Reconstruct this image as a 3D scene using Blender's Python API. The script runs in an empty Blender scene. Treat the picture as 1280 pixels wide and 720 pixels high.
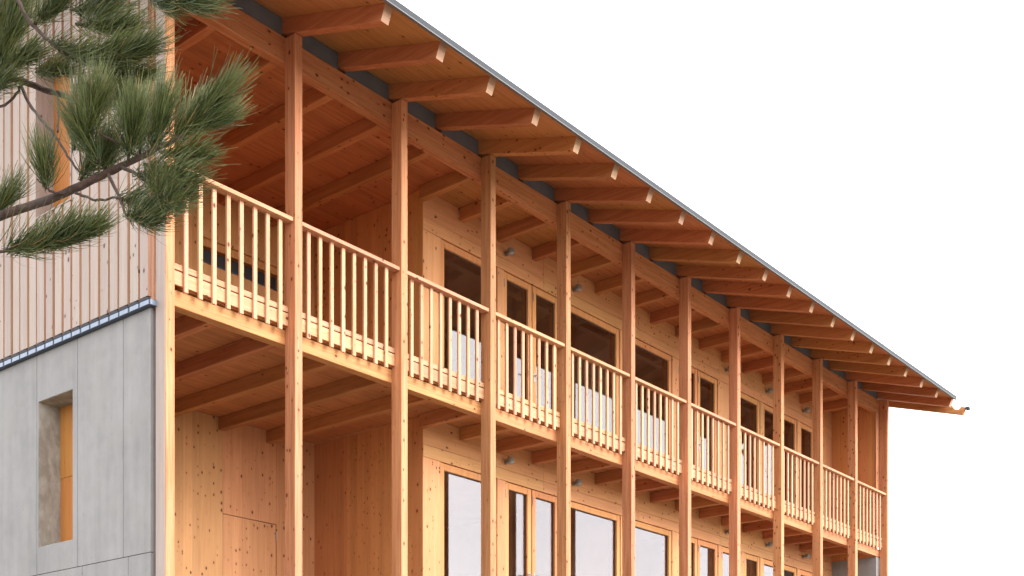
import bpy, bmesh, math, random
from mathutils import Vector, Matrix
random.seed(7)
R = math.radians
C = bpy.context.scene.collection
SC = bpy.context.scene

# ------------------------------------------------------------------ camera
S = 1.55                      # bay between two posts, metres
EYE = 1.6
cam = bpy.data.cameras.new('camera')
co = bpy.data.objects.new('camera', cam); C.objects.link(co)
co.location = (-6.5815, -9.5253, EYE)
co.rotation_euler = (R(90), 0, 0.685602 - R(90))
cam.sensor_width = 36.0
cam.lens = 1502.44 * 36.0 / 1280.0
cam.shift_y = (971.33 - 360.0) / 1280.0
cam.clip_start = 0.1; cam.clip_end = 2000
SC.camera = co

# ------------------------------------------------------------------ sky, sun, exposure
SUN_EL, SUN_AZ = 24.0, 26.0      # azimuth measured from -Y towards +X (where the sun stands)
w = bpy.data.worlds.new('World'); SC.world = w; w.use_nodes = True
nt = w.node_tree; nt.nodes.clear()
sky = nt.nodes.new('ShaderNodeTexSky'); sky.sky_type = 'NISHITA'; sky.sun_disc = False
sky.sun_elevation = R(SUN_EL); sky.sun_rotation = R(180.0 - SUN_AZ)
sky.air_density = 1.0; sky.dust_density = 1.5; sky.ozone_density = 1.0
hs = nt.nodes.new('ShaderNodeHueSaturation'); hs.inputs['Saturation'].default_value = 0.22   # thin white overcast
bg = nt.nodes.new('ShaderNodeBackground'); bg.inputs['Strength'].default_value = 0.15
wo = nt.nodes.new('ShaderNodeOutputWorld')
cl = nt.nodes.new('ShaderNodeMix'); cl.data_type = 'RGBA'                # an even white cloud sheet over most of the blue
cl.inputs[0].default_value = 0.6; cl.inputs[7].default_value = (5.6, 5.6, 5.75, 1)
nt.links.new(sky.outputs[0], hs.inputs['Color']); nt.links.new(hs.outputs[0], cl.inputs[6]); nt.links.new(cl.outputs[2], bg.inputs[0]); nt.links.new(bg.outputs[0], wo.inputs[0])
sl = bpy.data.lights.new('sun', 'SUN'); sl.energy = 0.5; sl.angle = R(24); sl.color = (1.0, 0.97, 0.92)
so = bpy.data.objects.new('sun', sl); C.objects.link(so)
az = R(SUN_AZ); el = R(SUN_EL)
to_sun = Vector((math.sin(az) * math.cos(el), -math.cos(az) * math.cos(el), math.sin(el)))
so.rotation_euler = to_sun.to_track_quat('Z', 'Y').to_euler()
so.location = to_sun * 60
SC.view_settings.view_transform = 'Standard'; SC.view_settings.look = 'None'
SC.view_settings.exposure = 2.15; SC.view_settings.gamma = 1.0
SC.cycles.max_bounces = 10; SC.cycles.diffuse_bounces = 7; SC.cycles.glossy_bounces = 5
SC.cycles.transparent_max_bounces = 10

# ------------------------------------------------------------------ materials
def newmat(name):
    m = bpy.data.materials.new(name); m.use_nodes = True
    n = m.node_tree.nodes; n.clear()
    out = n.new('ShaderNodeOutputMaterial'); b = n.new('ShaderNodeBsdfPrincipled')
    m.node_tree.links.new(b.outputs[0], out.inputs[0])
    return m, m.node_tree, b
class N:
    """tiny node helper"""
    def __init__(s, nt): s.nt = nt
    def new(s, t, **kw):
        n = s.nt.nodes.new(t)
        for k, v in kw.items():
            setattr(n, k, v)
        return n
    def link(s, a, b): s.nt.links.new(a, b)
    def setin(s, n, i, v):
        if hasattr(v, 'is_output') or hasattr(v, 'links'): s.link(v, n.inputs[i])
        else: n.inputs[i].default_value = v
    def math(s, op, a, b=0.0, c=None, clamp=False):
        n = s.new('ShaderNodeMath', operation=op, use_clamp=clamp); s.setin(n, 0, a); s.setin(n, 1, b)
        if c is not None: s.setin(n, 2, c)
        return n.outputs[0]
    def vmul(s, a, v):
        n = s.new('ShaderNodeVectorMath', operation='MULTIPLY'); s.setin(n, 0, a); n.inputs[1].default_value = v; return n.outputs[0]
    def vadd(s, a, b):
        n = s.new('ShaderNodeVectorMath', operation='ADD'); s.setin(n, 0, a); s.setin(n, 1, b); return n.outputs[0]
    def noise(s, vec, scale=1.0, detail=3.0, rough=0.55, dist=0.0):
        n = s.new('ShaderNodeTexNoise'); s.link(vec, n.inputs['Vector']); n.inputs['Scale'].default_value = scale
        n.inputs['Detail'].default_value = detail; n.inputs['Roughness'].default_value = rough; n.inputs['Distortion'].default_value = dist
        return n.outputs['Fac']
    def maprange(s, v, a, b, c, d, clamp=True):
        n = s.new('ShaderNodeMapRange'); n.clamp = clamp; s.setin(n, 0, v)
        for i, x in enumerate((a, b, c, d)): s.setin(n, i + 1, x)
        return n.outputs[0]
    def mix(s, f, a, b, blend='MIX'):
        n = s.new('ShaderNodeMix', data_type='RGBA', blend_type=blend); s.setin(n, 0, f)
        for i, x in ((6, a), (7, b)):
            if isinstance(x, tuple): n.inputs[i].default_value = (*x, 1) if len(x) == 3 else x
            else: s.link(x, n.inputs[i])
        return n.outputs[2]
    def hsv(s, col, h=0.5, sa=1.0, v=1.0):
        n = s.new('ShaderNodeHueSaturation'); s.setin(n, 'Hue', h); s.setin(n, 'Saturation', sa); s.setin(n, 'Value', v)
        s.link(col, n.inputs['Color']); return n.outputs[0]
    def bump(s, h, strength, dist):
        n = s.new('ShaderNodeBump'); n.inputs['Strength'].default_value = strength; n.inputs['Distance'].default_value = dist
        s.link(h, n.inputs['Height']); return n.outputs[0]

def wood(name, axis, base, dark, tint=0.13, knots=0.72, lamella=None, rough=0.62, grain=1.0, grey=0.0, knotcol=(0.075, 0.025, 0.010), kscale=1.0):
    """softwood: axis = grain direction, lamella = (axis across, width) for glued panels"""
    m, nt, b = newmat(name); k = N(nt)
    pos = k.new('ShaderNodeNewGeometry').outputs['Position']
    oi = k.new('ShaderNodeObjectInfo')
    rnd = oi.outputs['Random']
    off = k.new('ShaderNodeCombineXYZ'); k.link(k.math('MULTIPLY', rnd, 37.0), off.inputs[0]); k.link(k.math('MULTIPLY', rnd, 91.0), off.inputs[1]); k.link(k.math('MULTIPLY', rnd, 53.0), off.inputs[2])
    p = k.vadd(pos, off.outputs[0])
    st = [22.0, 22.0, 22.0]; st['xyz'.index(axis)] = 0.9
    g1 = k.noise(k.vmul(p, st), 1.0, 4.0, 0.6, 0.6)
    st2 = [110.0, 110.0, 110.0]; st2['xyz'.index(axis)] = 3.0
    g2 = k.noise(k.vmul(p, st2), 1.0, 2.0, 0.5)
    broad = k.noise(p, 0.9, 2.0)
    gf = k.math('ADD', k.math('MULTIPLY', g1, 0.62), k.math('MULTIPLY', g2, 0.38))
    col = k.mix(k.maprange(gf, 0.38, 0.62, 0.0, grain), base, dark)
    val = k.math('ADD', k.maprange(rnd, 0, 1, 1 - tint, 1 + tint, False), k.maprange(broad, 0.3, 0.7, -0.06, 0.06))
    hue = k.maprange(k.math('FRACT', k.math('MULTIPLY', rnd, 17.31)), 0, 1, 0.490, 0.508, False)
    if lamella:
        ax, wd = lamella
        sx = k.new('ShaderNodeSeparateXYZ'); k.link(pos, sx.inputs[0])
        cell = k.math('FLOOR', k.math('DIVIDE', sx.outputs['xyz'.index(ax)], wd))
        wn = k.new('ShaderNodeTexWhiteNoise', noise_dimensions='1D'); k.link(cell, wn.inputs['W'])
        val = k.math('ADD', val, k.maprange(wn.outputs['Value'], 0, 1, -0.09, 0.09))
    col = k.hsv(col, hue, 1.0, val)
    if grey > 0:
        gn = k.noise(k.vmul(p, [6, 6, 0.8]), 1.0, 3.0)
        col = k.mix(k.maprange(gn, 0.35, 0.7, grey * 0.75, grey), col, (0.305, 0.268, 0.252))
    # knots
    ks = [17.0, 17.0, 17.0]; ks['xyz'.index(axis)] = 11.0
    ks = [q * kscale for q in ks]
    vo = k.new('ShaderNodeTexVoronoi'); k.link(k.vmul(p, ks), vo.inputs['Vector']); vo.inputs['Randomness'].default_value = 1.0; vo.inputs['Scale'].default_value = 1.0
    sc = k.new('ShaderNodeSeparateColor'); k.link(vo.outputs['Color'], sc.inputs[0])
    rad = k.math('MULTIPLY', k.math('POWER', k.maprange(sc.outputs[0], 1 - knots, 1.0, 0.0, 1.0), 1.4), 0.30)
    kn = k.math('SUBTRACT', 1.0, k.math('DIVIDE', vo.outputs['Distance'], k.math('MAXIMUM', rad, 0.0005)))
    kf = k.maprange(kn, 0.0, 0.3, 0.0, 0.9)
    col = k.mix(kf, col, knotcol)
    halo = k.maprange(kn, -1.2, 0.0, 0.0, 0.22)
    col = k.mix(halo, col, k.hsv(col, 0.49, 1.15, 0.72))
    k.link(col, b.inputs['Base Color'])
    b.inputs['Roughness'].default_value = rough; b.inputs['Specular IOR Level'].default_value = 0.25
    k.link(k.bump(gf, 0.25, 0.002), b.inputs['Normal'])
    return m

WB, WD = (0.56, 0.315, 0.150), (0.46, 0.235, 0.100)
M = {}
for a in 'xyz':
    M['wood_' + a] = wood('larch_' + a, a, knots={'x': .6, 'y': .3, 'z': .8}[a], *{'x': ((0.54, 0.25, 0.105), (0.39, 0.15, 0.052)), 'y': ((0.47, 0.195, 0.075), (0.36, 0.130, 0.044)), 'z': ((0.56, 0.275, 0.130), (0.40, 0.162, 0.062))}[a])  # same larch throughout: joist tone darker and redder, recess shade put into the colour
M['wood_rail'] = wood('railing_larch', 'z', (0.60, 0.35, 0.215), (0.49, 0.25, 0.13), tint=0.13, knots=0.8)
M['wood_railx'] = wood('railing_larch_board', 'x', (0.58, 0.32, 0.185), (0.47, 0.225, 0.11), tint=0.10, knots=0.6)
M['panel_z'] = wood('wall_panel_upright', 'z', (0.59, 0.295, 0.125), (0.48, 0.222, 0.084), tint=0.05, knots=0.75, lamella=('x', 0.13), grain=0.8)
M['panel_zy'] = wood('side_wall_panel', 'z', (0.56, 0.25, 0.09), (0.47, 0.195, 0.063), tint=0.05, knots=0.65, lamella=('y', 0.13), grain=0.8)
M['panel_x'] = wood('facade_panel_flat', 'x', (0.59, 0.295, 0.125), (0.48, 0.222, 0.084), tint=0.06, knots=0.6, grain=0.9)
M['ceil'] = wood('ceiling_panel', 'x', (0.47, 0.20, 0.075), (0.35, 0.13, 0.042), tint=0.07, knots=0.3, lamella=('y', 0.20))  # darkened and reddened: shade under the ceilings is put into the base colour
M['frame'] = wood('window_frame_larch', 'z', (0.60, 0.28, 0.105), (0.51, 0.22, 0.075), tint=0.05, knots=0.1)
M['clad'] = wood('weathered_cladding', 'z', (0.39, 0.305, 0.25), (0.31, 0.22, 0.17), tint=0.15, knots=0.35, grey=0.55, kscale=0.9)
M['cladside'] = wood('board_edge', 'z', (0.44, 0.27, 0.18), (0.36, 0.205, 0.13), tint=0.08, knots=0.2)
M['cladback'] = wood('cladding_backing', 'z', (0.44, 0.25, 0.15), (0.36, 0.19, 0.11), tint=0.06, knots=0.2)
M['orange'] = wood('orange_board', 'z', (0.40, 0.155, 0.040), (0.33, 0.118, 0.028), tint=0.05, knots=0.3)
M['end'] = wood('rafter_end_grain', 'x', (0.47, 0.30, 0.19), (0.39, 0.23, 0.13), tint=0.06, knots=0.1)

def plain(name, col, rough=0.6, metal=0.0, nscale=6.0, namp=0.08, bump=0.0, stretch=(1, 1, 1)):
    m, nt, b = newmat(name); k = N(nt)
    pos = k.new('ShaderNodeNewGeometry').outputs['Position']
    f = k.noise(k.vmul(pos, stretch), nscale, 5.0, 0.6)
    c = k.new('ShaderNodeRGB'); c.outputs[0].default_value = (*col, 1)
    k.link(k.hsv(c.outputs[0], 0.5, 1.0, k.maprange(f, 0.3, 0.7, 1 - namp, 1 + namp)), b.inputs['Base Color'])
    b.inputs['Roughness'].default_value = rough; b.inputs['Metallic'].default_value = metal
    if bump: k.link(k.bump(f, 0.4, bump), b.inputs['Normal'])
    return m
M['membrane'] = plain('dark_membrane', (0.12, 0.125, 0.14), 0.8, 0, 3.0, 0.15)
M['zinc'] = plain('zinc_sheet', (0.020, 0.025, 0.032), 0.7, 0.0, 4.0, 0.10)
M['zinc_lip'] = plain('zinc_lip', (0.10, 0.10, 0.105), 0.5, 0.0, 4.0, 0.06)
M['mesh_black'] = plain('black_vent_mesh', (0.012, 0.013, 0.02), 0.7, 0, 40.0, 0.3)
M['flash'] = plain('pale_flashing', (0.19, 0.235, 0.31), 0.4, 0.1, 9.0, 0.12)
M['flash_dark'] = plain('grey_flashing', (0.05, 0.068, 0.10), 0.5, 0.1, 9.0, 0.12)
M['lamp'] = plain('lamp_grey', (0.24, 0.225, 0.19), 0.45, 0.3, 20.0, 0.06)
M['lens'] = plain('lamp_lens', (0.30, 0.31, 0.31), 0.25, 0.0, 20.0, 0.04)
M['handle'] = plain('handle_metal', (0.30, 0.30, 0.31), 0.35, 0.9, 20.0, 0.04)
M['rubber'] = plain('black_seal', (0.02, 0.02, 0.022), 0.6, 0, 20.0, 0.1)
M['inside'] = plain('room_lining', (0.50, 0.38, 0.27), 0.8, 0, 2.0, 0.1)
M['gravel'] = plain('ground_gravel', (0.20, 0.168, 0.13), 0.95, 0, 1.3, 0.25, 0.02)

def concrete():
    m, nt, b = newmat('exposed_concrete'); k = N(nt)
    pos = k.new('ShaderNodeNewGeometry').outputs['Position']
    rnd = k.new('ShaderNodeObjectInfo').outputs['Random']
    big = k.noise(pos, 1.1, 5.0, 0.6); mid = k.noise(pos, 7.0, 5.0, 0.65); run = k.noise(k.vmul(pos, (9, 9, 0.7)), 1.0, 4.0, 0.6)
    f = k.math('ADD', k.math('ADD', k.math('MULTIPLY', big, 0.4), k.math('MULTIPLY', mid, 0.25)), k.math('MULTIPLY', run, 0.35))
    col = k.mix(k.maprange(f, 0.36, 0.64, 0, 1), (0.178, 0.173, 0.169), (0.258, 0.250, 0.243))
    col = k.mix(k.maprange(k.noise(pos, 2.3, 3.0), 0.55, 0.75, 0, 0.35), col, (0.235, 0.222, 0.198))
    vo = k.new('ShaderNodeTexVoronoi'); k.link(pos, vo.inputs['Vector']); vo.inputs['Scale'].default_value = 9.0
    sc = k.new('ShaderNodeSeparateColor'); k.link(vo.outputs['Color'], sc.inputs[0])
    hole = k.math('MULTIPLY', k.maprange(vo.outputs['Distance'], 0.05, 0.09, 1, 0), k.maprange(sc.outputs[0], 0.72, 0.74, 0, 0.6))
    col = k.mix(hole, col, (0.13, 0.125, 0.12))
    col = k.hsv(col, 0.5, 1.0, k.maprange(rnd, 0, 1, 0.95, 1.05))
    k.link(col, b.inputs['Base Color']); b.inputs['Roughness'].default_value = 0.75
    k.link(k.bump(k.math('ADD', mid, k.math('MULTIPLY', hole, -2.0)), 0.3, 0.003), b.inputs['Normal'])
    return m
M['concrete'] = concrete()
def old_concrete():
    m, nt, b = newmat('blotchy_concrete'); k = N(nt)
    pos = k.new('ShaderNodeNewGeometry').outputs['Position']
    f = k.noise(k.vmul(pos, (7, 7, 3.5)), 1.0, 6.0, 0.65, 0.2)
    col = k.mix(k.maprange(f, 0.4, 0.62, 0, 1), (0.235, 0.205, 0.165), (0.37, 0.345, 0.295))
    k.link(col, b.inputs['Base Color']); b.inputs['Roughness'].default_value = 0.85
    k.link(k.bump(f, 0.3, 0.004), b.inputs['Normal'])
    return m
M['blotchy'] = old_concrete()
def glass():
    m, nt, b = newmat('window_glass'); k = N(nt)
    nt.nodes.remove(b)
    out = [n for n in nt.nodes if n.type == 'OUTPUT_MATERIAL'][0]
    gl = k.new('ShaderNodeBsdfGlossy'); gl.inputs['Roughness'].default_value = 0.0; gl.inputs['Color'].default_value = (0.95, 0.925, 0.97, 1)
    tr = k.new('ShaderNodeBsdfTransparent'); tr.inputs['Color'].default_value = (0.84, 0.82, 0.80, 1)
    geo = k.new('ShaderNodeNewGeometry')
    dt = k.new('ShaderNodeVectorMath', operation='DOT_PRODUCT'); k.link(geo.outputs['Incoming'], dt.inputs[0]); k.link(geo.outputs['Normal'], dt.inputs[1])
    c1 = k.math('SUBTRACT', 1.0, k.math('ABSOLUTE', dt.outputs['Value']))
    fr = k.math('ADD', 0.092, k.math('MULTIPLY', 0.908, k.math('POWER', c1, 5.0)))      # coated double glazing
    mx = k.new('ShaderNodeMixShader'); k.link(fr, mx.inputs[0]); k.link(tr.outputs[0], mx.inputs[1]); k.link(gl.outputs[0], mx.inputs[2])
    k.link(mx.outputs[0], out.inputs[0])
    return m
M['glass'] = glass()
def bark():
    m, nt, b = newmat('pine_bark'); k = N(nt)
    pos = k.new('ShaderNodeNewGeometry').outputs['Position']
    f = k.noise(pos, 60.0, 5.0, 0.7); g = k.noise(pos, 9.0, 3.0)
    col = k.mix(k.maprange(f, 0.35, 0.65, 0, 1), (0.022, 0.012, 0.009), (0.085, 0.047, 0.033))
    col = k.mix(k.maprange(g, 0.4, 0.65, 0, 0.6), col, (0.075, 0.058, 0.050))
    k.link(col, b.inputs['Base Color']); b.inputs['Roughness'].default_value = 0.9
    k.link(k.bump(f, 0.8, 0.004), b.inputs['Normal'])
    return m
M['bark'] = bark()
def needles():
    m, nt, b = newmat('pine_needles'); k = N(nt)
    g = k.new('ShaderNodeNewGeometry')
    isl = g.outputs['Random Per Island']; pos = g.outputs['Position']
    big = k.noise(pos, 9.0, 2.0)
    col = k.mix(isl, (0.018, 0.038, 0.010), (0.125, 0.150, 0.038))
    col = k.mix(k.maprange(big, 0.35, 0.65, 0, 0.55), col, (0.028, 0.055, 0.020))
    col = k.mix(k.maprange(isl, 0.955, 0.965, 0, 0.8), col, (0.30, 0.17, 0.08))
    at = k.new('ShaderNodeAttribute', attribute_name='tip')
    col = k.mix(k.maprange(at.outputs['Fac'], 0.5, 1.0, 0, 0.4), col, (0.20, 0.20, 0.075))
    k.link(col, b.inputs['Base Color']); b.inputs['Roughness'].default_value = 0.5; b.inputs['Specular IOR Level'].default_value = 0.3
    try:
        b.inputs['Subsurface Weight'].default_value = 0.0
    except Exception: pass
    return m
M['needle'] = needles()

# ------------------------------------------------------------------ builders
WLOC = {}
def wl(o): return WLOC.get(o.name, Vector((0, 0, 0)))
def obj(name, mesh, mat=None, parent=None, loc=(0, 0, 0), rot=(0, 0, 0), **props):
    """links a mesh (its own coordinates measured from loc, loc in the world)"""
    o = bpy.data.objects.new(name, mesh); C.objects.link(o)
    loc = Vector(loc); WLOC[o.name] = loc
    if parent is not None:
        o.parent = parent; o.location = loc - wl(parent)
    else: o.location = loc
    o.rotation_euler = rot
    if mat is not None and not mesh.materials: mesh.materials.append(mat)
    for k, v in props.items(): o[k] = v
    return o
def empty(name, loc, **props):
    o = bpy.data.objects.new(name, None); C.objects.link(o); o.location = loc; o.empty_display_size = 0.2
    WLOC[o.name] = Vector(loc)
    for k, v in props.items(): o[k] = v
    return o
def box_bm(bm, x0, x1, y0, y1, z0, z1, bev=0.0):
    r = bmesh.ops.create_cube(bm, size=1.0)
    vs = r['verts']
    for v in vs:
        v.co = Vector((x0 + (v.co.x + .5) * (x1 - x0), y0 + (v.co.y + .5) * (y1 - y0), z0 + (v.co.z + .5) * (z1 - z0)))
    if bev:
        es = list({e for v in vs for e in v.link_edges})
        bmesh.ops.bevel(bm, geom=es, offset=bev, segments=1, affect='EDGES', profile=0.5)
def mesh_of(bm, name, mat=None, smooth=False):
    bmesh.ops.recalc_face_normals(bm, faces=bm.faces[:])
    me = bpy.data.meshes.new(name); bm.to_mesh(me); bm.free()
    if mat is not None: me.materials.append(mat)
    if smooth:
        for p in me.polygons: p.use_smooth = True
    return me
def boxes(name, lst, mat, bev=0.0):
    bm = bmesh.new()
    for b in lst: box_bm(bm, *b, bev=bev)
    return mesh_of(bm, name, mat)
def prism(name, pts, axis, a, b, mat):
    """closed outline pts (two coordinates) pushed along axis from a to b"""
    bm = bmesh.new()
    def mk(p, q):
        return {'x': (q, p[0], p[1]), 'y': (p[0], q, p[1]), 'z': (p[0], p[1], q)}[axis]
    v0 = [bm.verts.new(mk(p, a)) for p in pts]; v1 = [bm.verts.new(mk(p, b)) for p in pts]
    bm.faces.new(v0); bm.faces.new(v1[::-1])
    for i in range(len(pts)):
        j = (i + 1) % len(pts); bm.faces.new((v0[i], v0[j], v1[j], v1[i]))
    return mesh_of(bm, name, mat)
def tube_bm(bm, pts, n=7, cap=True):
    """pts: (x,y,z,r)"""
    P = [Vector(p[:3]) for p in pts]; rings = []
    up = Vector((0, 0, 1))
    for i, p in enumerate(P):
        t = (P[min(i + 1, len(P) - 1)] - P[max(i - 1, 0)]).normalized()
        s = t.cross(up)
        if s.length < 1e-3: s = t.cross(Vector((1, 0, 0)))
        s.normalize(); q = s.cross(t)
        r = pts[i][3]
        rings.append([bm.verts.new(p + (s * math.cos(a) + q * math.sin(a)) * r) for a in [2 * math.pi * j / n for j in range(n)]])
    for i in range(len(rings) - 1):
        for j in range(n):
            bm.faces.new((rings[i][j], rings[i][(j + 1) % n], rings[i + 1][(j + 1) % n], rings[i + 1][j]))
    if cap:
        bm.faces.new(rings[0]); bm.faces.new(rings[-1][::-1])
def smooth_path(pts, sub=4):
    out = []
    n = len(pts)
    for i in range(n - 1):
        p0, p1, p2, p3 = (pts[max(i - 1, 0)], pts[i], pts[i + 1], pts[min(i + 2, n - 1)])
        for s in range(sub):
            t = s / sub
            out.append(tuple(0.5 * ((2 * b) + (-a + c) * t + (2 * a - 5 * b + 4 * c - d) * t * t + (-a + 3 * b - 3 * c + d) * t ** 3) for a, b, c, d in zip(p0, p1, p2, p3)))
    out.append(tuple(pts[-1]))
    return out

# ------------------------------------------------------------------ ground
def ground_height(x, y):
    t = min(max((y + 8.5) / 7.0, 0), 1); t = t * t * (3 - 2 * t)
    return 1.55 * t + 0.05 * math.sin(x * 0.7) * math.cos(y * 0.5)
def make_ground():
    bm = bmesh.new(); n = 90; L = 700.0
    def q(i): 
        t = 2 * i / n - 1; return L * (0.03 * t + 0.97 * t ** 5)
    vs = [[bm.verts.new((q(i) + 4, q(j) - 4, ground_height(q(i) + 4, q(j) - 4))) for j in range(n + 1)] for i in range(n + 1)]
    for i in range(n):
        for j in range(n):
            bm.faces.new((vs[i][j], vs[i + 1][j], vs[i + 1][j + 1], vs[i][j + 1]))
    obj('ground', mesh_of(bm, 'ground', M['gravel'], True), kind='structure', label='pale gravel ground sloping up to the house')
make_ground()

# ------------------------------------------------------------------ the house
Z = EYE                                   # heights below are measured from the eye level
GZ = 1.45                                 # where the house meets the ground
XE = 11 * S                               # last post line
SLOPE = 0.305
YI, YA, XB = 1.12, 3.20, 4.63             # main facade, back wall of the recess, its side wall
YR, YBK = 4.6, 9.2                        # ridge, rear wall
house = empty('timber_house', (0, 0, GZ), label='larch timber house with a pillared balcony on a grey concrete gable base', category='house')
H = house

# posts
pm = boxes('post', [(0, .10, 0, .16, GZ - .1, Z + 7.636)], M['wood_z'], 0.004)
for k in range(12):
    o = obj('post', pm, None, H, (k * S, 0, 0))
    if k == 0: o['label'] = 'corner post beside the concrete gable, its side weathered pinkish grey'
# weathered face board on the corner post
obj('post_cover_board', boxes('cover', [(-.004, -.001, .006, .150, GZ, Z + 7.6)], M['clad']), None, H, label='thin weathered board on the side of the corner post')

# floor beam and header beam, one length per two bays with a butt joint behind a post
def beams(name, z0, z1, label=None):
    cuts = [0.0] + [k * S + .05 for k in (3, 6, 9)] + [XE + .10]
    for a, b in zip(cuts, cuts[1:]):
        if name == 'header_beam' and a == 0.0: a = -.55
        if name == 'header_beam' and b > XE: b = XE + .42
        obj(name, boxes(name, [(a + .001, b - .001, .161, .281, z0, z1)], M['wood_x'], 0.005), None, H)
beams('floor_beam', Z + 4.467, Z + 4.622)
beams('header_beam', Z + 7.39, Z + 7.652)

# joists under the balcony deck and under the upper ceiling
jm = {}
def joists(z0, z1):
    for j in range(0, 22):
        x1 = (j + 1) * S / 2 - .002; x0 = x1 - .095
        y1 = YA - .002 if x1 < XB else YI - .002
        if x0 < XB < x1: y1 = YI - .002
        if j == 21: continue
        key = (round(y1, 2), z0)
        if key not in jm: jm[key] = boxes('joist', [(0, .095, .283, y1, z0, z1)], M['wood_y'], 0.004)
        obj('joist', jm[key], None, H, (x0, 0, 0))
joists(Z + 4.469, Z + 4.633)
joists(Z + 7.385, Z + 7.55)

# deck and ceiling panels above the joists (three-layer boards, butted with a fine gap)
def ceiling(name, z0, z1, y0):
    cuts = [0.26, S * 1.5, S * 3 - .02]
    for a, b in zip(cuts, cuts[1:]):
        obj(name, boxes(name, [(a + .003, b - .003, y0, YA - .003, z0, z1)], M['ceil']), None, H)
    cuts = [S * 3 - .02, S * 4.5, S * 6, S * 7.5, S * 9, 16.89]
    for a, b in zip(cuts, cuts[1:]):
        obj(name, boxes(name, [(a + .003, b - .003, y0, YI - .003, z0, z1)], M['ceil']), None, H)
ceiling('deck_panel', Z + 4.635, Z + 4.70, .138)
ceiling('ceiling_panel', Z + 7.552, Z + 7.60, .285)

# rafters with their pale sawn ends
YE = -1.248
def rafter_mesh():
    # outline in (y, z)
    y0, y1 = YE, 1.6
    zb = lambda y: Z + 7.64 + SLOPE * y
    nrm = Vector((-SLOPE, 1)).normalized()
    h = .155
    pts = [(y0, zb(y0)), (y1, zb(y1)), (y1, zb(y1) + h * 1.045), (y0 - .016 - nrm.x * 0 - h * .33, zb(y0) + h * .955)]
    # top line must stay on the soffit plane
    yt = y0 - .060; pts[3] = (yt, Z + 7.64 + SLOPE * yt + h * 1.0455)
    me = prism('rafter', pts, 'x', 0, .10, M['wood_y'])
    me.materials.append(M['end'])
    for p in me.polygons:
        if p.normal.y < -0.8 and p.center.y < YE + .05: p.material_index = 1
    return me
rm = rafter_mesh()
SOF = lambda y: Z + 7.64 + SLOPE * y + .155 * 1.0455 + .002
for j in range(-1, 23):
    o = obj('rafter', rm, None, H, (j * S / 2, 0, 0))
XV0, XV1 = -.80, 17.83
def verge(x, notch):
    pts = [(-1.27, Z + 7.64 - SLOPE * 1.27), (1.6, Z + 7.64 + SLOPE * 1.6), (1.6, SOF(1.6) - .004)]
    if notch:                                 # round cut for a gutter that is not hung yet
        yc, r = -1.150, .085
        for i in range(0, 11):
            a = math.pi * i / 10
            pts.append((yc + r * math.cos(a), SOF(yc + r * math.cos(a)) - .004 - r * .80 * math.sin(a)))
    pts.append((-1.33, SOF(-1.33) - .004))
    return prism('verge', pts, 'x', x, x + .08, M['wood_y'])
obj('verge_board', verge(XV0, False), None, H, label='verge board on the near gable edge of the roof')
v = obj('verge_board', verge(XV1 - .08, True), None, H, label='verge board on the far gable edge with a round gutter notch')
obj('metal_tip', boxes('tip', [(XV1 - .09, XV1 + .01, -1.40, -1.331, SOF(-1.36) - .045, SOF(-1.36) + .008)], M['zinc'], .006), None, v)

# soffit panels: one per rafter bay
def slab(name, x0, x1, ya, yb, t, mat, dz=0.0):
    return prism(name, [(ya, SOF(ya) + dz), (yb, SOF(yb) + dz), (yb, SOF(yb) + dz + t), (ya, SOF(ya) + dz + t)], 'x', x0, x1, mat)
edges = [XV0] + [j * S / 2 + .05 for j in range(-1, 22)] + [XE + .085]
for a, b in zip(edges, edges[1:]):
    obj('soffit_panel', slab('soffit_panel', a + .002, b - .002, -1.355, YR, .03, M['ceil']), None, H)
# last bay past the gable: notched round for the gutter
obj('soffit_panel', slab('soffit_panel', XE + .088, XV1, -.98, YR, .03, M['ceil']), None, H, label='soffit board past the far gable, set back from the eave')
# roof sheet, drip edge and lip
rs = obj('roof', slab('roof', XV0 - .03, XE + .02, -1.376, YR, .010, M['zinc'], .031), None, H, label='thin grey sheet metal roof')
obj('drip_edge', boxes('drip', [(XV0 - .03, XE - .02, -1.402, -1.377, Z + 7.362, Z + 7.420)], M['zinc']), None, rs)
obj('drip_lip', boxes('lip', [(XV0 - .03, XE - .02, -1.4045, -1.372, Z + 7.351, Z + 7.3615)], M['zinc_lip']), None, rs)
obj('roof_far_edge', slab('far', XE + .088, XV1 + .02, -.99, YR, .010, M['zinc'], .031), None, rs)
zr = SOF(YR)
obj('roof_rear', prism('rear', [(YR, zr + .002), (YBK + .9, zr - SLOPE * (YBK + .9 - YR)), (YBK + .9, zr - SLOPE * (YBK + .9 - YR) + .07), (YR, zr + .067)], 'x', XV0 - .03, XV1 + .02, M['zinc']), None, rs)

# dark membrane closing the gap between header beam and soffit, one sheet per rafter bay
for j in range(-1, 22):
    x0 = j * S / 2 + .102; x1 = (j + 1) * S / 2 - .002
    obj('membrane_panel', boxes('membrane', [(x0, x1, .20, .212, Z + 7.640, SOF(.2) - .003)], M['membrane']), None, H)

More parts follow.
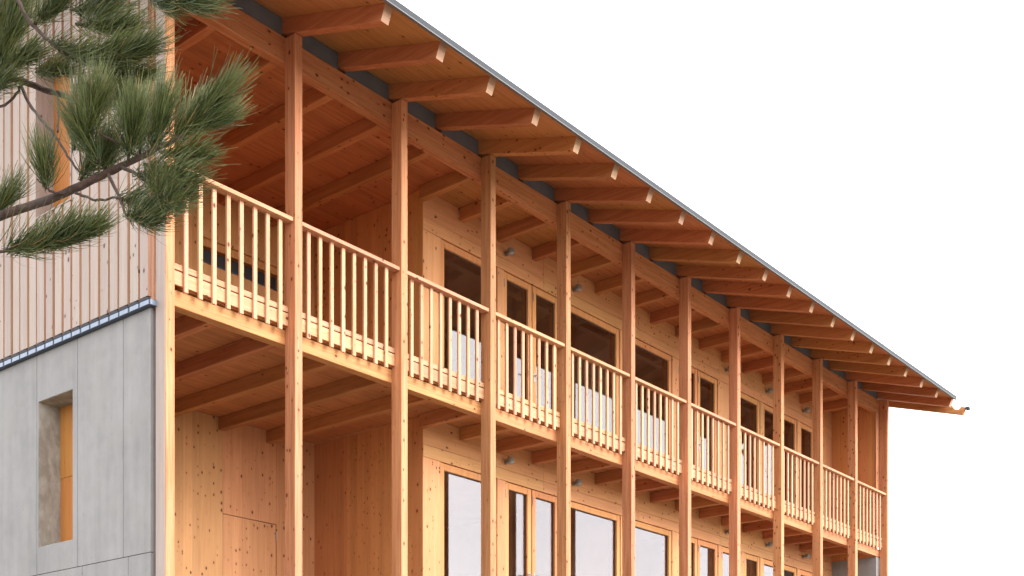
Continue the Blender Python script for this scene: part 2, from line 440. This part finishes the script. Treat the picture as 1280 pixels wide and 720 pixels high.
# ------------------------------------------------------------------ facade behind the balcony
GL_U = [(5.05, 6.03, 'w'), (6.34, 6.81, 'd'), (7.0, 7.45, 'd'), (7.64, 9.03, 'w'), (9.28, 10.58, 'w'), (10.95, 11.42, 'd'), (11.6, 12.1, 'd'), (12.7, 13.69, 'w'), (13.97, 14.5, 'd'), (14.72, 15.23, 'd'), (15.52, 15.99, 'w')]
GL_L = [(5.05, 6.03, 'w'), (6.38, 6.80, 'd'), (6.99, 7.45, 'd'), (7.64, 9.05, 'w'), (9.28, 10.58, 'w'), (10.95, 11.42, 'd'), (11.6, 12.12, 'd'), (12.39, 12.9, 'd'), (13.26, 13.69, 'd'), (13.95, 14.5, 'd'), (14.72, 15.22, 'd'), (15.5, 15.99, 'w')]
XF1 = 16.90
def storey(GL, zf, zw0, zw1, ztop, zhead):
    # zf floor, zw0/zw1 outer frame, ztop underside of ceiling
    fr = [(a - .085, b + .085) for a, b, _ in GL]
    for i in range(len(fr) - 1):                    # frames must not overlap
        if fr[i][1] > fr[i + 1][0] - .012:
            m = (fr[i][1] + fr[i + 1][0]) / 2; fr[i] = (fr[i][0], m - .006); fr[i + 1] = (m + .006, fr[i + 1][1])
    # piers
    xs = [XB] + [q for f in fr for q in f] + [XF1]
    for i in range(0, len(xs), 2):
        a, b = xs[i], xs[i + 1]
        y0 = YI if b - a > .05 else YI + .03
        obj('wall_pier', boxes('pier', [(a + .001, b - .001, y0, YI + .2, zf, zhead - .004)], M['panel_z']), None, H)
    # head boards above the frames (joints where the photograph shows them)
    cuts = [XB, 7.15, 9.65, 12.25, 14.6, XF1]
    for a, b in zip(cuts, cuts[1:]):
        obj('head_board', boxes('head', [(a + .002, b - .002, YI - .004, YI + .2, zhead, zhead + .155)], M['panel_x']), None, H)
        obj('fascia_board', boxes('fascia', [(a + .002, b - .002, YI, YI + .2, zhead + .161, ztop)], M['panel_x']), None, H)
    # filler above and below frames
    for i, ((a, b), (g0, g1, kd)) in enumerate(zip(fr, GL)):
        nm = 'window' if kd == 'w' else 'glazed_door'
        yf = YI + .014
        bm = bmesh.new()
        fw = g0 - a; fe = b - g1
        box_bm(bm, a + .002, g0, yf, yf + .075, zw0, zw1, .004)
        box_bm(bm, g1, b - .002, yf, yf + .075, zw0, zw1, .004)
        box_bm(bm, g0 + .0005, g1 - .0005, yf + .001, yf + .074, zw1 - .09, zw1 - .001, .004)
        box_bm(bm, g0 + .0005, g1 - .0005, yf + .001, yf + .074, zw0 + .001, zw0 + .09, .004)
        win = obj(nm, mesh_of(bm, nm, M['frame']), None, H)
        obj('pane', boxes('pane', [(g0 - .01, g1 + .01, yf + .040, yf + .046, zw0 + .085, zw1 - .085)], M['glass']), None, win)
        bm = bmesh.new()                           # thin black seal round the glass
        for q in ((g0 + .0006, g0 + .008, zw0 + .091, zw1 - .091), (g1 - .008, g1 - .0006, zw0 + .091, zw1 - .091)):
            box_bm(bm, q[0], q[1], yf + .030, yf + .0395, q[2], q[3])
        box_bm(bm, g0 + .009, g1 - .009, yf + .030, yf + .0395, zw1 - .099, zw1 - .0915)
        obj('seal', mesh_of(bm, 'seal', M['rubber']), None, win)
        if kd == 'd':
            bm = bmesh.new()
            hx = g1 + .04 if (i % 2 == 1) else g0 - .04
            zz = zf + 1.02
            box_bm(bm, hx - .012, hx + .012, yf - .006, yf - .0005, zz - .07, zz + .07, .002)
            tube_bm(bm, [(hx, yf - .006, zz + .03, .007), (hx, yf - .045, zz + .03, .007)], 8)
            tube_bm(bm, [(hx, yf - .045, zz + .03, .008), (hx - .10 * (1 if hx > g0 else -1), yf - .045, zz + .03, .007)], 8)
            obj('handle', mesh_of(bm, 'handle', M['handle']), None, win)
            bm = bmesh.new()
            xh = a + .018
            box_bm(bm, xh - .005, xh + .005, yf - .012, yf - .0005, zw1 - .22, zw1 - .10, .003)
            obj('hinge', mesh_of(bm, 'hinge', M['lens']), None, win)
    obj('sill_board', boxes('sill', [(XB + .002, XF1 - .002, YI + .006, YI + .2, zf - .16, zw0 - .004)], M['panel_x']), None, H)
storey(GL_U, Z + 4.703, Z + 4.79, Z + 7.03, Z + 7.55, Z + 7.035)
storey(GL_L, Z + 1.83, Z + 1.86, Z + 4.11, Z + 4.633, Z + 4.117)

# side wall of the main block, seen inside the recess
for z0, z1 in ((Z + 1.6, Z + 4.633), (Z + 4.703, Z + 7.55)):
    ys = [YI + .2005, 1.88, 2.55, YA]
    for a, b in zip(ys, ys[1:]):
        obj('side_wall_panel', boxes('swp', [(XB, XB + .16, a + .0015, b - .0015, z0, z1)], M['panel_zy']), None, H)
    obj('wall_corner_board', boxes('wcb', [(XB - .001 + .0, XB + .0, YI, YI + .2, z0, z1)], M['panel_zy']) if False else boxes('wcb', [(XB - .004, XB - .0005, YI + .001, YI + .199, z0, z1)], M['panel_zy']), None, H)

# back wall of the recess
def back_wall(z0, z1, upper):
    if upper:
        x0, x1, a, b = 2.757, 4.06, Z + 6.56, Z + 6.885
        obj('back_wall', boxes('bw', [(.24, x0, YA, YA + .16, z0, z1), (x1, XB + .16, YA, YA + .16, z0, z1), (x0, x1, YA + .0005, YA + .16, z0, a), (x0, x1, YA + .0005, YA + .16, b + .0, z1)], M['panel_z']), None, H, label='plain timber back wall of the upper recess')
        wn = obj('strip_window', boxes('sw', [(x0 + .002, x0 + .02, YA + .03, YA + .15, a + .002, b - .002), (x1 - .02, x1 - .002, YA + .03, YA + .15, a + .002, b - .002), (x0 + .021, x1 - .021, YA + .031, YA + .149, b - .10, b - .003)], M['frame']), None, H, label='dark strip window in the upper back wall')
        obj('pane', boxes('pane', [(x0 + .015, x1 - .015, YA + .118, YA + .124, a + .01, b - .05)], M['rubber']), None, wn)  # opaque black: the dark seen in the glass is put into the colour
        obj('window_sill', boxes('ws', [(x0 + .003, x1 - .003, YA - .012, YA + .028, a - .006, a + .006)], M['flash_dark']), None, wn)
    else:
        xs = [.24, 1.55, 3.075]
        for p, q in zip(xs, xs[1:]):
            obj('back_wall_panel', boxes('bwp', [(p + .0015, q - .0015, YA, YA + .16, z0, z1)], M['panel_z']), None, H)
        obj('back_wall_panel', boxes('bwp', [(3.076, 3.955, YA + .0, YA + .16, Z + 3.408, z1)], M['panel_z']), None, H)
        obj('back_wall_panel', boxes('bwp', [(3.958, XB + .16, YA, YA + .16, z0, z1)], M['panel_z']), None, H)
        d = obj('flush_door', boxes('fd', [(3.083, 3.950, YA + .006, YA + .06, z0, Z + 3.400)], M['panel_z']), None, H, label='flush timber door almost invisible in the back wall')
        obj('door_gap', boxes('dg', [(3.0765, 3.0825, YA + .02, YA + .06, z0, Z + 3.407), (3.9505, 3.957, YA + .02, YA + .06, z0, Z + 3.407), (3.083, 3.950, YA + .02, YA + .06, Z + 3.4005, Z + 3.407)], M['rubber']), None, d)
        obj('hinge', boxes('hg', [(3.94, 3.952, YA - .012, YA - .001, Z + 3.19, Z + 3.31)], M['lens'], .003), None, d)
back_wall(Z + 1.6, Z + 4.633, False)
back_wall(Z + 4.703, Z + 7.55, True)

# rooms behind the glass
obj('room_lining', boxes('rooms', [
    (XB + .165, XF1 - .002, YI + .205, 6.0, Z + 4.40, Z + 4.70),        # floor between the storeys
    (XB + .165, XF1 - .002, YI + .205, 6.0, Z + 1.55, Z + 1.82),
    (XB + .165, XF1 - .002, YI + .205, 6.0, Z + 7.32, Z + 7.55),
    (XB + .165, XF1 - .002, 5.6, 5.75, Z + 1.82, Z + 4.40),
    (XB + .165, XF1 - .002, 5.6, 5.75, Z + 4.70, Z + 7.32),
    (9.14, 9.18, YI + .23, 5.598, Z + 1.822, Z + 4.398), (9.14, 9.18, YI + .23, 5.598, Z + 4.702, Z + 7.318),
    (12.27, 12.31, YI + .23, 5.598, Z + 4.702, Z + 7.318), (12.27, 12.29, YI + .23, 5.598, Z + 1.822, Z + 4.398)], M['inside']), None, H)
obj('attic_floor', boxes('attic', [(.26, 16.89, 1.4, YBK - .3, Z + 7.602, Z + 7.65)], M['inside']), None, H)
obj('loggia_floor', boxes('lf', [(.26, XF1, .3, YA, Z + 1.50, Z + 1.60)], M['concrete']), None, H)
obj('plinth', boxes('plinth', [(.12, XE, .17, YBK - .3, GZ - .3, Z + 1.495)], M['concrete']), None, H)
obj('rear_wall', boxes('rw', [(-.02, XE + .1, YBK, YBK + .25, GZ - .3, Z + 7.4)], M['clad']), None, H)

# ------------------------------------------------------------------ near gable: concrete below, boards above
ZC = Z + 4.385
WY0, WY1 = 1.533, 2.191
WZ0, WZ1 = Z + 2.385, Z + 3.90
obj('concrete_core', boxes('core', [
    (0, .15, .20, WY0, GZ - .3, ZC), (0, .15, WY1, YBK - .002, GZ - .3, ZC),
    (0, .15, WY0 + .0005, WY1 - .0005, GZ - .3, WZ0), (0, .15, WY0 + .0005, WY1 - .0005, WZ1, ZC)], M['concrete']), None, H)
cols = [.19, .643, 1.444, 2.223, 3.02, 3.82, 4.62, 5.42, 6.22, 7.02, 7.82, 8.62, YBK]
zj = Z + 2.102
g = .0035
def cpanel(lst):
    obj('concrete_panel', boxes('cp', lst, M['concrete']), None, H)
for a, b in zip(cols, cols[1:]):
    if a < WY0 < b:
        cpanel([(-.03, -.0005, a + g, WY0, zj + g, ZC), (-.03, -.0005, WY1, b - g, zj + g, ZC),
                (-.03, -.0005, WY0 + .0003, WY1 - .0003, zj + g, WZ0), (-.03, -.0005, WY0 + .0003, WY1 - .0003, WZ1, ZC)])
    else: cpanel([(-.03, -.0005, a + g, b - g, zj + g, ZC)])
cols2 = [.19, .56, 1.36, 2.26, 3.1, 3.9, 4.7, 5.5, 6.3, 7.1, 7.9, YBK]
for a, b in zip(cols2, cols2[1:]):
    cpanel([(-.03, -.0005, a + g, b - g, GZ - .3, zj - g)])
# window niche in the concrete
rv = obj('window_niche', boxes('niche', [(-.028, .25, WY1 - .004, WY1 - .0006, WZ0 + .002, WZ1 - .002), (-.028, .25, WY0 + .0006, WY0 + .004, WZ0 + .002, WZ1 - .002),
     (-.026, .25, WY0 + .005, WY1 - .005, WZ1 - .004, WZ1 - .0006), (-.026, .25, WY0 + .005, WY1 - .005, WZ0 + .0006, WZ0 + .004)], M['blotchy']), None, H, label='deep blotchy concrete window niche in the gable base')
obj('shutter_board', boxes('sb', [(.215, .24, WY0 + .006, WY1 - .006, WZ0 + .005, WZ0 + .755)], M['orange']), None, rv)
obj('shutter_board', boxes('sb', [(.213, .24, WY0 + .006, WY1 - .006, WZ0 + .759, WZ1 - .005)], M['orange']), None, rv)
# flashing between concrete and boards
fl = obj('flashing', boxes('flash', [(-.078, -.002, .135, YBK, Z + 4.388, Z + 4.440)], M['flash_dark'], .003), None, H, label='narrow metal flashing between the concrete and the boards')
PITCH = .167
n_b = int((YBK - .22) / PITCH)
pmh = boxes('reflection_patch', [(-.084, -.0785, 0, .138, Z + 4.392, Z + 4.436)], M['flash'], .0015)  # the boards' reflection in the metal, put into pale pieces at board spacing
vmh = prism('vent', [(0, Z + 4.441), (PITCH - .002, Z + 4.441), (PITCH - .008, Z + 4.462), (PITCH * .55, Z + 4.474), (.01, Z + 4.460)], 'x', -.082, -.052, M['mesh_black'])
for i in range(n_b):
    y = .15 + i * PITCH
    obj('reflection_plate', pmh, None, fl, (0, y + random.uniform(-.004, .004), 0))
    obj('vent_strip', vmh, None, fl, (0, y, 0))
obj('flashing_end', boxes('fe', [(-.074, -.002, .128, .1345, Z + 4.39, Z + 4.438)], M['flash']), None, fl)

# boards of the gable
cb = Z + 4.495
UY0, UY1, UZ0, UZ1 = 1.533, 2.191, Z + 5.80, Z + 7.35
ztop = lambda y: (SOF(y) if y < YR else SOF(YR) - SLOPE * (y - YR)) - .02
core_pts = []
def gcore(y0, y1, z0):
    ys = [y0] + ([YR] if y0 < YR < y1 else []) + [y1]
    return prism('gc', [(y0, z0), (y1, z0)] + [(y, ztop(y)) for y in ys[::-1]], 'x', -.018, .15, M['cladback'])
obj('gable_wall', gcore(.165, UY0 - .012, ZC + .006), None, H); obj('gable_wall', gcore(UY1 + .012, YBK, ZC + .006), None, H)
obj('gable_wall', boxes('gb', [(-.018, .15, UY0 - .0115, UY1 + .0115, ZC + .006, UZ0 - .012)], M['cladback']), None, H)
obj('gable_wall', prism('gt', [(UY0 - .0115, UZ1 + .012), (UY1 + .0115, UZ1 + .012), (UY1 + .0115, ztop(UY1)), (UY0 - .0115, ztop(UY0))], 'x', -.018, .15, M['cladback']), None, H)
for i in range(n_b):
    y0 = .205 + i * PITCH + random.uniform(-.006, .006); y1 = y0 + random.uniform(.122, .136)
    xf = -.052 + random.uniform(-.003, .003)
    def seg(z0, z1f):
        bm = bmesh.new()
        vs = [bm.verts.new(c) for c in ((xf, y0, z0), (xf, y1, z0), (-.019, y1 + .004, z0), (-.019, y0 - .004, z0), (xf, y0, z1f(y0)), (xf, y1, z1f(y1)), (-.019, y1 + .004, z1f(y1)), (-.019, y0 - .004, z1f(y0)))]
        for f in ((0, 1, 2, 3), (4, 5, 6, 7), (0, 1, 5, 4), (1, 2, 6, 5), (2, 3, 7, 6), (3, 0, 4, 7)): bm.faces.new([vs[q] for q in f])
        me = mesh_of(bm, 'cladding_board', M['clad']); me.materials.append(M['cladside'])
        for p in me.polygons:
            if abs(p.normal.y) > .5: p.material_index = 1
        obj('cladding_board', me, None, H)
    if y1 + .004 > UY0 and y0 - .004 < UY1:
        seg(cb, lambda y: UZ0 - .014); seg(UZ1 + .014, ztop)
    else: seg(cb, ztop)
un = obj('gable_window', boxes('gw', [(-.06, .19, UY1, UY1 + .0112, UZ0, UZ1), (-.06, .19, UY0 - .0112, UY0, UZ0, UZ1), (-.06, .19, UY0 - .011, UY1 + .011, UZ0 - .0115, UZ0 - .0005), (-.06, .19, UY0 - .011, UY1 + .011, UZ1 + .0005, UZ1 + .0115)], M['clad']), None, H, label='boarded opening in the gable behind the pine branch')
obj('shutter_board', boxes('sb', [(.14, .17, UY0 + .002, UY1 - .002, UZ0 + .002, UZ1 - .002)], M['orange']), None, un)

# far gable: concrete below, boards above
obj('far_gable_base', boxes('fgb', [(16.90, XE + .05, .164, YBK - .002, GZ - .3, Z + 4.455)], M['concrete']), None, H, label='far gable wall of concrete below the balcony')
for i in range(10):
    a = .205 + i * .145
    if a > 1.1: break
    obj('far_gable_board', boxes('fg', [(16.905, XE - .003, a, min(a + .1435, YI - .003) if a + .1435 < YI - .01 else YI - .003, Z + 4.459, Z + 7.66)], M['panel_zy']), None, H)
obj('far_gable_wall', prism('fgw', [(YI, Z + 4.46), (YBK - .002, Z + 4.46), (YBK - .002, ztop(YBK)), (YR, ztop(YR)), (YI, ztop(YI))], 'x', 16.903, XE - .004, M['clad']), None, H)
obj('far_gable_trim', boxes('fgt', [(16.90, XE + .04, .1625, .2035, Z + 4.70, Z + 7.385)], M['wood_z'], .003), None, H)

# ------------------------------------------------------------------ balcony railings: one panel per bay, each a thing
RAIL_LABELS = [
    'first railing panel at the near corner, partly behind the pine needles',
    'second railing panel from the near corner, just right of the first free post',
    'third railing panel from the near corner, in front of the wall corner',
    'fourth railing panel from the near corner, before the first glazed doors',
    'fifth railing panel from the near corner, before the wide window pane',
    'middle railing panel, sixth from the near corner',
    'fifth railing panel from the far corner, seventh from the near one',
    'fourth railing panel from the far corner of the balcony',
    'third railing panel from the far corner of the balcony',
    'railing panel next to last before the far corner',
    'last railing panel at the far corner, up against the sky']
zdk = Z + 4.64
hm = boxes('handrail', [(.104, S - .004, .020, .125, Z + 5.703, Z + 5.745)], M['wood_railx'], .004)
kb = boxes('kick_board', [(.103, S - .003, .1015, .128, Z + 4.645, Z + 4.777)], M['wood_railx'], .003)
ks = boxes('top_strip', [(.103, S - .003, .1015, .135, Z + 4.789, Z + 4.846)], M['wood_railx'], .003)
bal = boxes('baluster', [(-.002, .0435, .0745, .1010, Z + 4.585, Z + 5.702)], M['wood_rail'], .002)
for k in range(11):
    r = empty('balcony_railing', (k * S + S / 2 + .05, .1, zdk), label=RAIL_LABELS[k], category='railing', group='railing panels along the balcony')
    obj('handrail', hm, None, r, (k * S, 0, 0)); obj('kick_board', kb, None, r, (k * S, 0, 0)); obj('kick_strip', ks, None, r, (k * S, 0, 0))
    off = .262 if k == 0 else .230
    for i in range(8):
        obj('baluster', bal, None, r, (k * S + off + .1635 * i + random.uniform(-.003, .003), 0, random.uniform(-.006, .004)))

# ------------------------------------------------------------------ wall lamps
def lamp(x, z, label):
    t = empty('wall_lamp', (x, YI - .004, z), label=label, category='lamp', group='grey wall lamps above the windows')
    bm = bmesh.new()
    tube_bm(bm, [(x, YI - .005, z, .034), (x, YI - .017, z, .034)], 14)
    tube_bm(bm, [(x, YI - .017, z, .014), (x, YI - .05, z, .014)], 10)
    obj('bracket', mesh_of(bm, 'bracket', M['lamp']), None, t)
    bm = bmesh.new()
    prof = [(.048, .022), (.044, .046), (.028, .050), (-.012, .052), (-.026, .050)]
    tube_bm(bm, [(x, YI - .095, z + h, r) for h, r in prof], 18)
    obj('lamp_head', mesh_of(bm, 'lamp_head', M['lamp'], False), None, t)
    bm = bmesh.new()
    tube_bm(bm, [(x, YI - .095, z - .0262, .043), (x, YI - .095, z - .036, .036), (x, YI - .095, z - .040, .02)], 18)
    obj('lens', mesh_of(bm, 'lens', M['lens']), None, t)
LP = [(6.29, 'first glazed door pair'), (7.88, 'near end of the widest pane'), (12.46, 'window past the middle of the facade'), (14.00, 'third post from the far end'), (15.56, 'second post from the far end')]
for x, s in LP:
    lamp(x, Z + 7.27, 'grey wall lamp of the upper storey by the ' + s)
    lamp(x, Z + 4.375, 'grey wall lamp under the balcony by the ' + s)

# ------------------------------------------------------------------ the pine in front
LIMBS = {
 'M1': [(-5.55,-5.811,2.945,0.03),(-5.3,-6.274,2.943,0.024),(-5.154,-6.564,2.957,0.015),(-5.094,-6.685,2.977,0.0112),(-5.035,-6.804,3.002,0.0098),(-4.985,-6.897,3.035,0.0088),(-4.947,-6.975,3.063,0.0078),(-4.904,-7.059,3.093,0.0062),(-4.862,-7.126,3.133,0.005),(-4.832,-7.194,3.175,0.003)],
 'M2': [(-5.485,-5.575,3.855,0.028),(-5.195,-6.008,3.69,0.02),(-5.039,-6.325,3.536,0.0105),(-4.968,-6.444,3.473,0.009),(-4.938,-6.513,3.438,0.0085),(-4.9,-6.606,3.393,0.0078),(-4.87,-6.69,3.351,0.006),(-4.851,-6.745,3.319,0.004)],
 'M3': [(-5.501,-5.634,4.129,0.022),(-5.192,-6.249,3.888,0.013),(-5.043,-6.589,3.663,0.006),(-5.041,-6.671,3.54,0.0048),(-5.024,-6.691,3.49,0.0045),(-5.003,-6.748,3.427,0.0045),(-4.983,-6.805,3.376,0.004),(-4.951,-6.86,3.356,0.003)],
 'T1': [(-4.944,-6.504,3.438,0.0045),(-4.955,-6.585,3.337,0.004),(-4.96,-6.691,3.237,0.004),(-4.961,-6.768,3.15,0.0032),(-4.963,-6.844,3.071,0.0025)],
 'T2': [(-4.942,-6.508,3.434,0.004),(-4.96,-6.501,3.392,0.0035),(-5.009,-6.473,3.341,0.003)],
 'T3': [(-4.897,-6.609,3.393,0.0035),(-4.933,-6.676,3.304,0.003),(-4.961,-6.72,3.224,0.003)],
 'T4': [(-4.87,-6.69,3.351,0.004),(-4.899,-6.765,3.369,0.004),(-4.914,-6.825,3.362,0.004),(-4.913,-6.859,3.356,0.003)],
 'T5': [(-5.001,-6.861,3.02,0.004),(-5.031,-6.841,3.008,0.0035),(-5.06,-6.837,3.013,0.0025),(-5.078,-6.83,3.031,0.0015)],
 'T6': [(-4.96,-6.944,3.053,0.0045),(-4.97,-7.01,2.967,0.0035),(-4.973,-7.038,2.92,0.0025)],
 'T7': [(-4.922,-7.021,3.079,0.004),(-4.97,-7.01,3.096,0.003),(-5.028,-7.002,3.103,0.0025)],
 'T8': [(-5.154,-6.564,2.957,0.005),(-5.162,-6.681,2.861,0.004),(-5.133,-6.779,2.853,0.0035),(-5.076,-6.912,2.86,0.003)],
 'T9': [(-4.947,-6.975,3.063,0.0045),(-4.945,-7.103,2.991,0.0035),(-4.928,-7.219,2.937,0.0025)],
 'T10': [(-5.144,-6.544,3.799,0.006),(-5.075,-6.945,3.541,0.005),(-5.015,-7.145,3.406,0.004),(-4.971,-7.293,3.313,0.003)],
 'T11': [(-5.018,-6.699,3.474,0.003),(-5.015,-6.75,3.481,0.0025),(-5.01,-6.804,3.485,0.002)],
 'T12': [(-5.003,-6.875,3.01,0.0035),(-4.989,-6.939,2.978,0.003),(-4.97,-6.994,2.974,0.0025)],
}
SHOOTS = [
 ((-4.876, -7.093, 3.122),(-4.844, -7.227, 3.187),0.094,360,0.50),
 ((-4.862, -7.126, 3.133),(-4.804, -7.181, 3.167),0.082,200,0.50),
 ((-4.88, -7.088, 3.11),(-4.806, -7.084, 3.225),0.082,200,0.60),
 ((-4.904, -7.075, 3.082),(-4.887, -7.207, 3.035),0.079,240,0.60),
 ((-4.922, -7.037, 3.059),(-4.927, -7.22, 2.963),0.079,300,0.65),
 ((-4.952, -7.032, 3.03),(-4.912, -7.175, 2.953),0.079,300,0.70),
 ((-4.951, -7.096, 2.991),(-4.975, -7.225, 2.887),0.094,260,0.80),
 ((-4.946, -7.007, 3.068),(-4.971, -7.072, 3.131),0.090,280,0.65),
 ((-4.91, -7.051, 3.091),(-4.906, -7.088, 3.175),0.094,340,0.60),
 ((-4.917, -7.012, 3.086),(-4.87, -6.958, 3.232),0.090,260,0.60),
 ((-4.952, -6.779, 3.164),(-4.953, -6.809, 3.265),0.090,330,0.70),
 ((-5.029, -6.97, 3.1),(-5.041, -7.018, 3.16),0.090,300,0.75),
 ((-4.994, -6.965, 3.054),(-5.04, -6.955, 3.123),0.086,220,0.70),
 ((-4.851, -6.745, 3.319),(-4.833, -6.798, 3.362),0.086,260,0.80),
 ((-4.879, -6.869, 3.22),(-4.855, -6.866, 3.295),0.082,220,0.80),
 ((-4.983, -6.805, 3.376),(-4.913, -6.922, 3.368),0.090,360,0.60),
 ((-4.955, -6.855, 3.356),(-4.897, -7.005, 3.359),0.079,380,0.65),
 ((-4.938, -6.765, 3.492),(-4.878, -6.902, 3.455),0.086,320,0.70),
 ((-4.93, -6.727, 3.547),(-4.88, -6.835, 3.528),0.082,240,0.70),
 ((-5.003, -6.748, 3.427),(-4.971, -6.882, 3.342),0.082,240,0.55),
 ((-5.015, -6.702, 3.476),(-5.007, -6.807, 3.493),0.086,220,0.55),
 ((-4.915, -6.746, 3.582),(-4.898, -6.845, 3.569),0.086,200,0.80),
 ((-5.019, -6.46, 3.444),(-4.995, -6.569, 3.532),0.102,380,0.70),
 ((-5.026, -6.452, 3.532),(-5.002, -6.56, 3.579),0.102,340,0.70),
 ((-5.006, -6.476, 3.452),(-4.981, -6.617, 3.448),0.086,300,0.60),
 ((-5.046, -6.427, 3.385),(-5.008, -6.553, 3.394),0.079,220,0.70),
 ((-4.959, -6.612, 3.418),(-4.938, -6.717, 3.393),0.071,240,0.75),
 ((-4.914, -6.825, 3.362),(-4.859, -6.925, 3.34),0.079,280,0.70),
 ((-5.003, -7.159, 3.398),(-4.965, -7.3, 3.309),0.090,420,0.55),
 ((-5.003, -7.111, 3.444),(-4.983, -7.215, 3.328),0.086,300,0.60),
 ((-5.133, -6.779, 2.853),(-5.076, -6.912, 2.86),0.098,420,0.60),
 ((-5.095, -6.873, 2.857),(-5.048, -7.009, 2.864),0.082,420,0.60),
 ((-5.115, -6.627, 2.967),(-5.084, -6.697, 3.02),0.082,260,0.60),
 ((-5.059, -6.838, 3.013),(-5.073, -6.853, 3.059),0.082,200,0.65),
 ((-4.986, -6.864, 3.049),(-4.966, -6.92, 3.104),0.082,260,0.80),
 ((-4.96, -6.927, 3.058),(-4.931, -6.915, 3.143),0.082,240,0.80),
 ((-4.973, -7.038, 2.92),(-4.957, -7.121, 2.887),0.079,240,0.75),
 ((-4.97, -6.994, 2.974),(-4.916, -7.108, 2.939),0.079,260,0.70),
 ((-5.22, -6.451, 2.94),(-5.193, -6.563, 3.036),0.098,260,0.70),
 ((-5.3, -6.274, 2.943),(-5.283, -6.374, 3.04),0.098,260,0.70),
 ((-5.107, -6.195, 3.615),(-5.089, -6.296, 3.711),0.098,260,0.70),
 ((-5.195, -6.008, 3.69),(-5.183, -6.18, 3.541),0.098,260,0.70),
 ((-5.136, -6.397, 3.81),(-5.119, -6.575, 3.779),0.098,260,0.70),
 ((-5.072, -6.869, 3.594),(-5.04, -6.988, 3.615),0.098,260,0.70),
]

BASE = Vector((-5.72, -5.66, 0.55))
pine = empty('pine_tree', BASE, label='pine tree reaching in from the left with long drooping green needles', category='tree')
def make_trunk():
    bm = bmesh.new()
    tube_bm(bm, smooth_path([(*BASE, .17), (-5.70, -5.70, 1.7, .145), (-5.63, -5.78, 2.9, .12), (-5.56, -5.72, 3.9, .10), (-5.50, -5.70, 4.9, .07), (-5.46, -5.66, 5.8, .03)], 4), 12)
    obj('trunk', mesh_of(bm, 'trunk', M['bark'], True), None, pine)
make_trunk()
for nm in LIMBS:
    pts = smooth_path(LIMBS[nm], 5)
    rr = random.Random(nm)
    pts = [(x + rr.uniform(-.002, .002), y + rr.uniform(-.002, .002), z + rr.uniform(-.002, .002), r * rr.uniform(.92, 1.1)) for x, y, z, r in pts]
    bm = bmesh.new(); tube_bm(bm, pts, 7)
    obj('branch', mesh_of(bm, 'branch', M['bark'], True), None, pine)
def tuft(base, tip, L, n, spread, seed):
    rr = random.Random(seed)
    b = Vector(base); t = Vector(tip); ax = (t - b); ln = ax.length; ax.normalize()
    s = ax.cross(Vector((0, 0, 1))); s.normalize(); q = s.cross(ax)
    vs, fs, tp = [], [], []
    sweep = (ax * .55 + Vector((.12, 0, .62)) + Vector((rr.gauss(0, .12), rr.gauss(0, .12), rr.gauss(0, .08)))).normalized()
    for i in range(int(n * 1.7)):
        u = rr.random() ** 0.8
        p = b + ax * ln * u + Vector((rr.gauss(0, .006), rr.gauss(0, .006), rr.gauss(0, .006)))
        a = rr.uniform(0, 2 * math.pi)
        sp = spread * (1.6 - .8 * u) * rr.uniform(.35, 1.15)
        out = s * math.cos(a) + q * math.sin(a)
        d = (ax * math.cos(sp) + out * math.sin(sp)).normalized()
        l = L * rr.uniform(.6, 1.12) * (1.0 if rr.random() < .96 else 1.25)
        bend = sweep * rr.uniform(.45, 1.0) - d * .30 + Vector((rr.gauss(0, .13), rr.gauss(0, .13), rr.gauss(0, .13)))
        wv = d.cross(Vector((rr.gauss(0, 1), rr.gauss(0, 1), rr.gauss(0, 1)))).normalized()
        wd = rr.uniform(.0006, .00095)
        k0 = len(vs)
        for j, f in enumerate((0, .35, .7, 1.0)):
            c = p + (d * f * .95 + bend * (.55 * f * f)) * l
            w2 = wd * (1 - .55 * f * f)
            vs += [c - wv * w2, c + wv * w2]; tp += [f, f]
        for j in range(3):
            o = k0 + 2 * j; fs.append((o, o + 1, o + 3, o + 2))
    me = bpy.data.meshes.new('needle_tuft'); me.from_pydata([tuple(v) for v in vs], [], fs)
    at = me.attributes.new('tip', 'FLOAT', 'POINT'); at.data.foreach_set('value', tp)
    me.materials.append(M['needle'])
    bm = bmesh.new()
    ob = obj('needle_tuft', me, None, pine); ob['kind'] = 'stuff'
    # the woody shoot inside
    tube_bm(bm, [(*b, .0035), (*(b + ax * ln * .6), .003), (*t, .002)], 6)
    obj('shoot', mesh_of(bm, 'shoot', M['bark'], True), None, pine)
for i, sh in enumerate(SHOOTS):
    tuft(*sh, seed=100 + i)
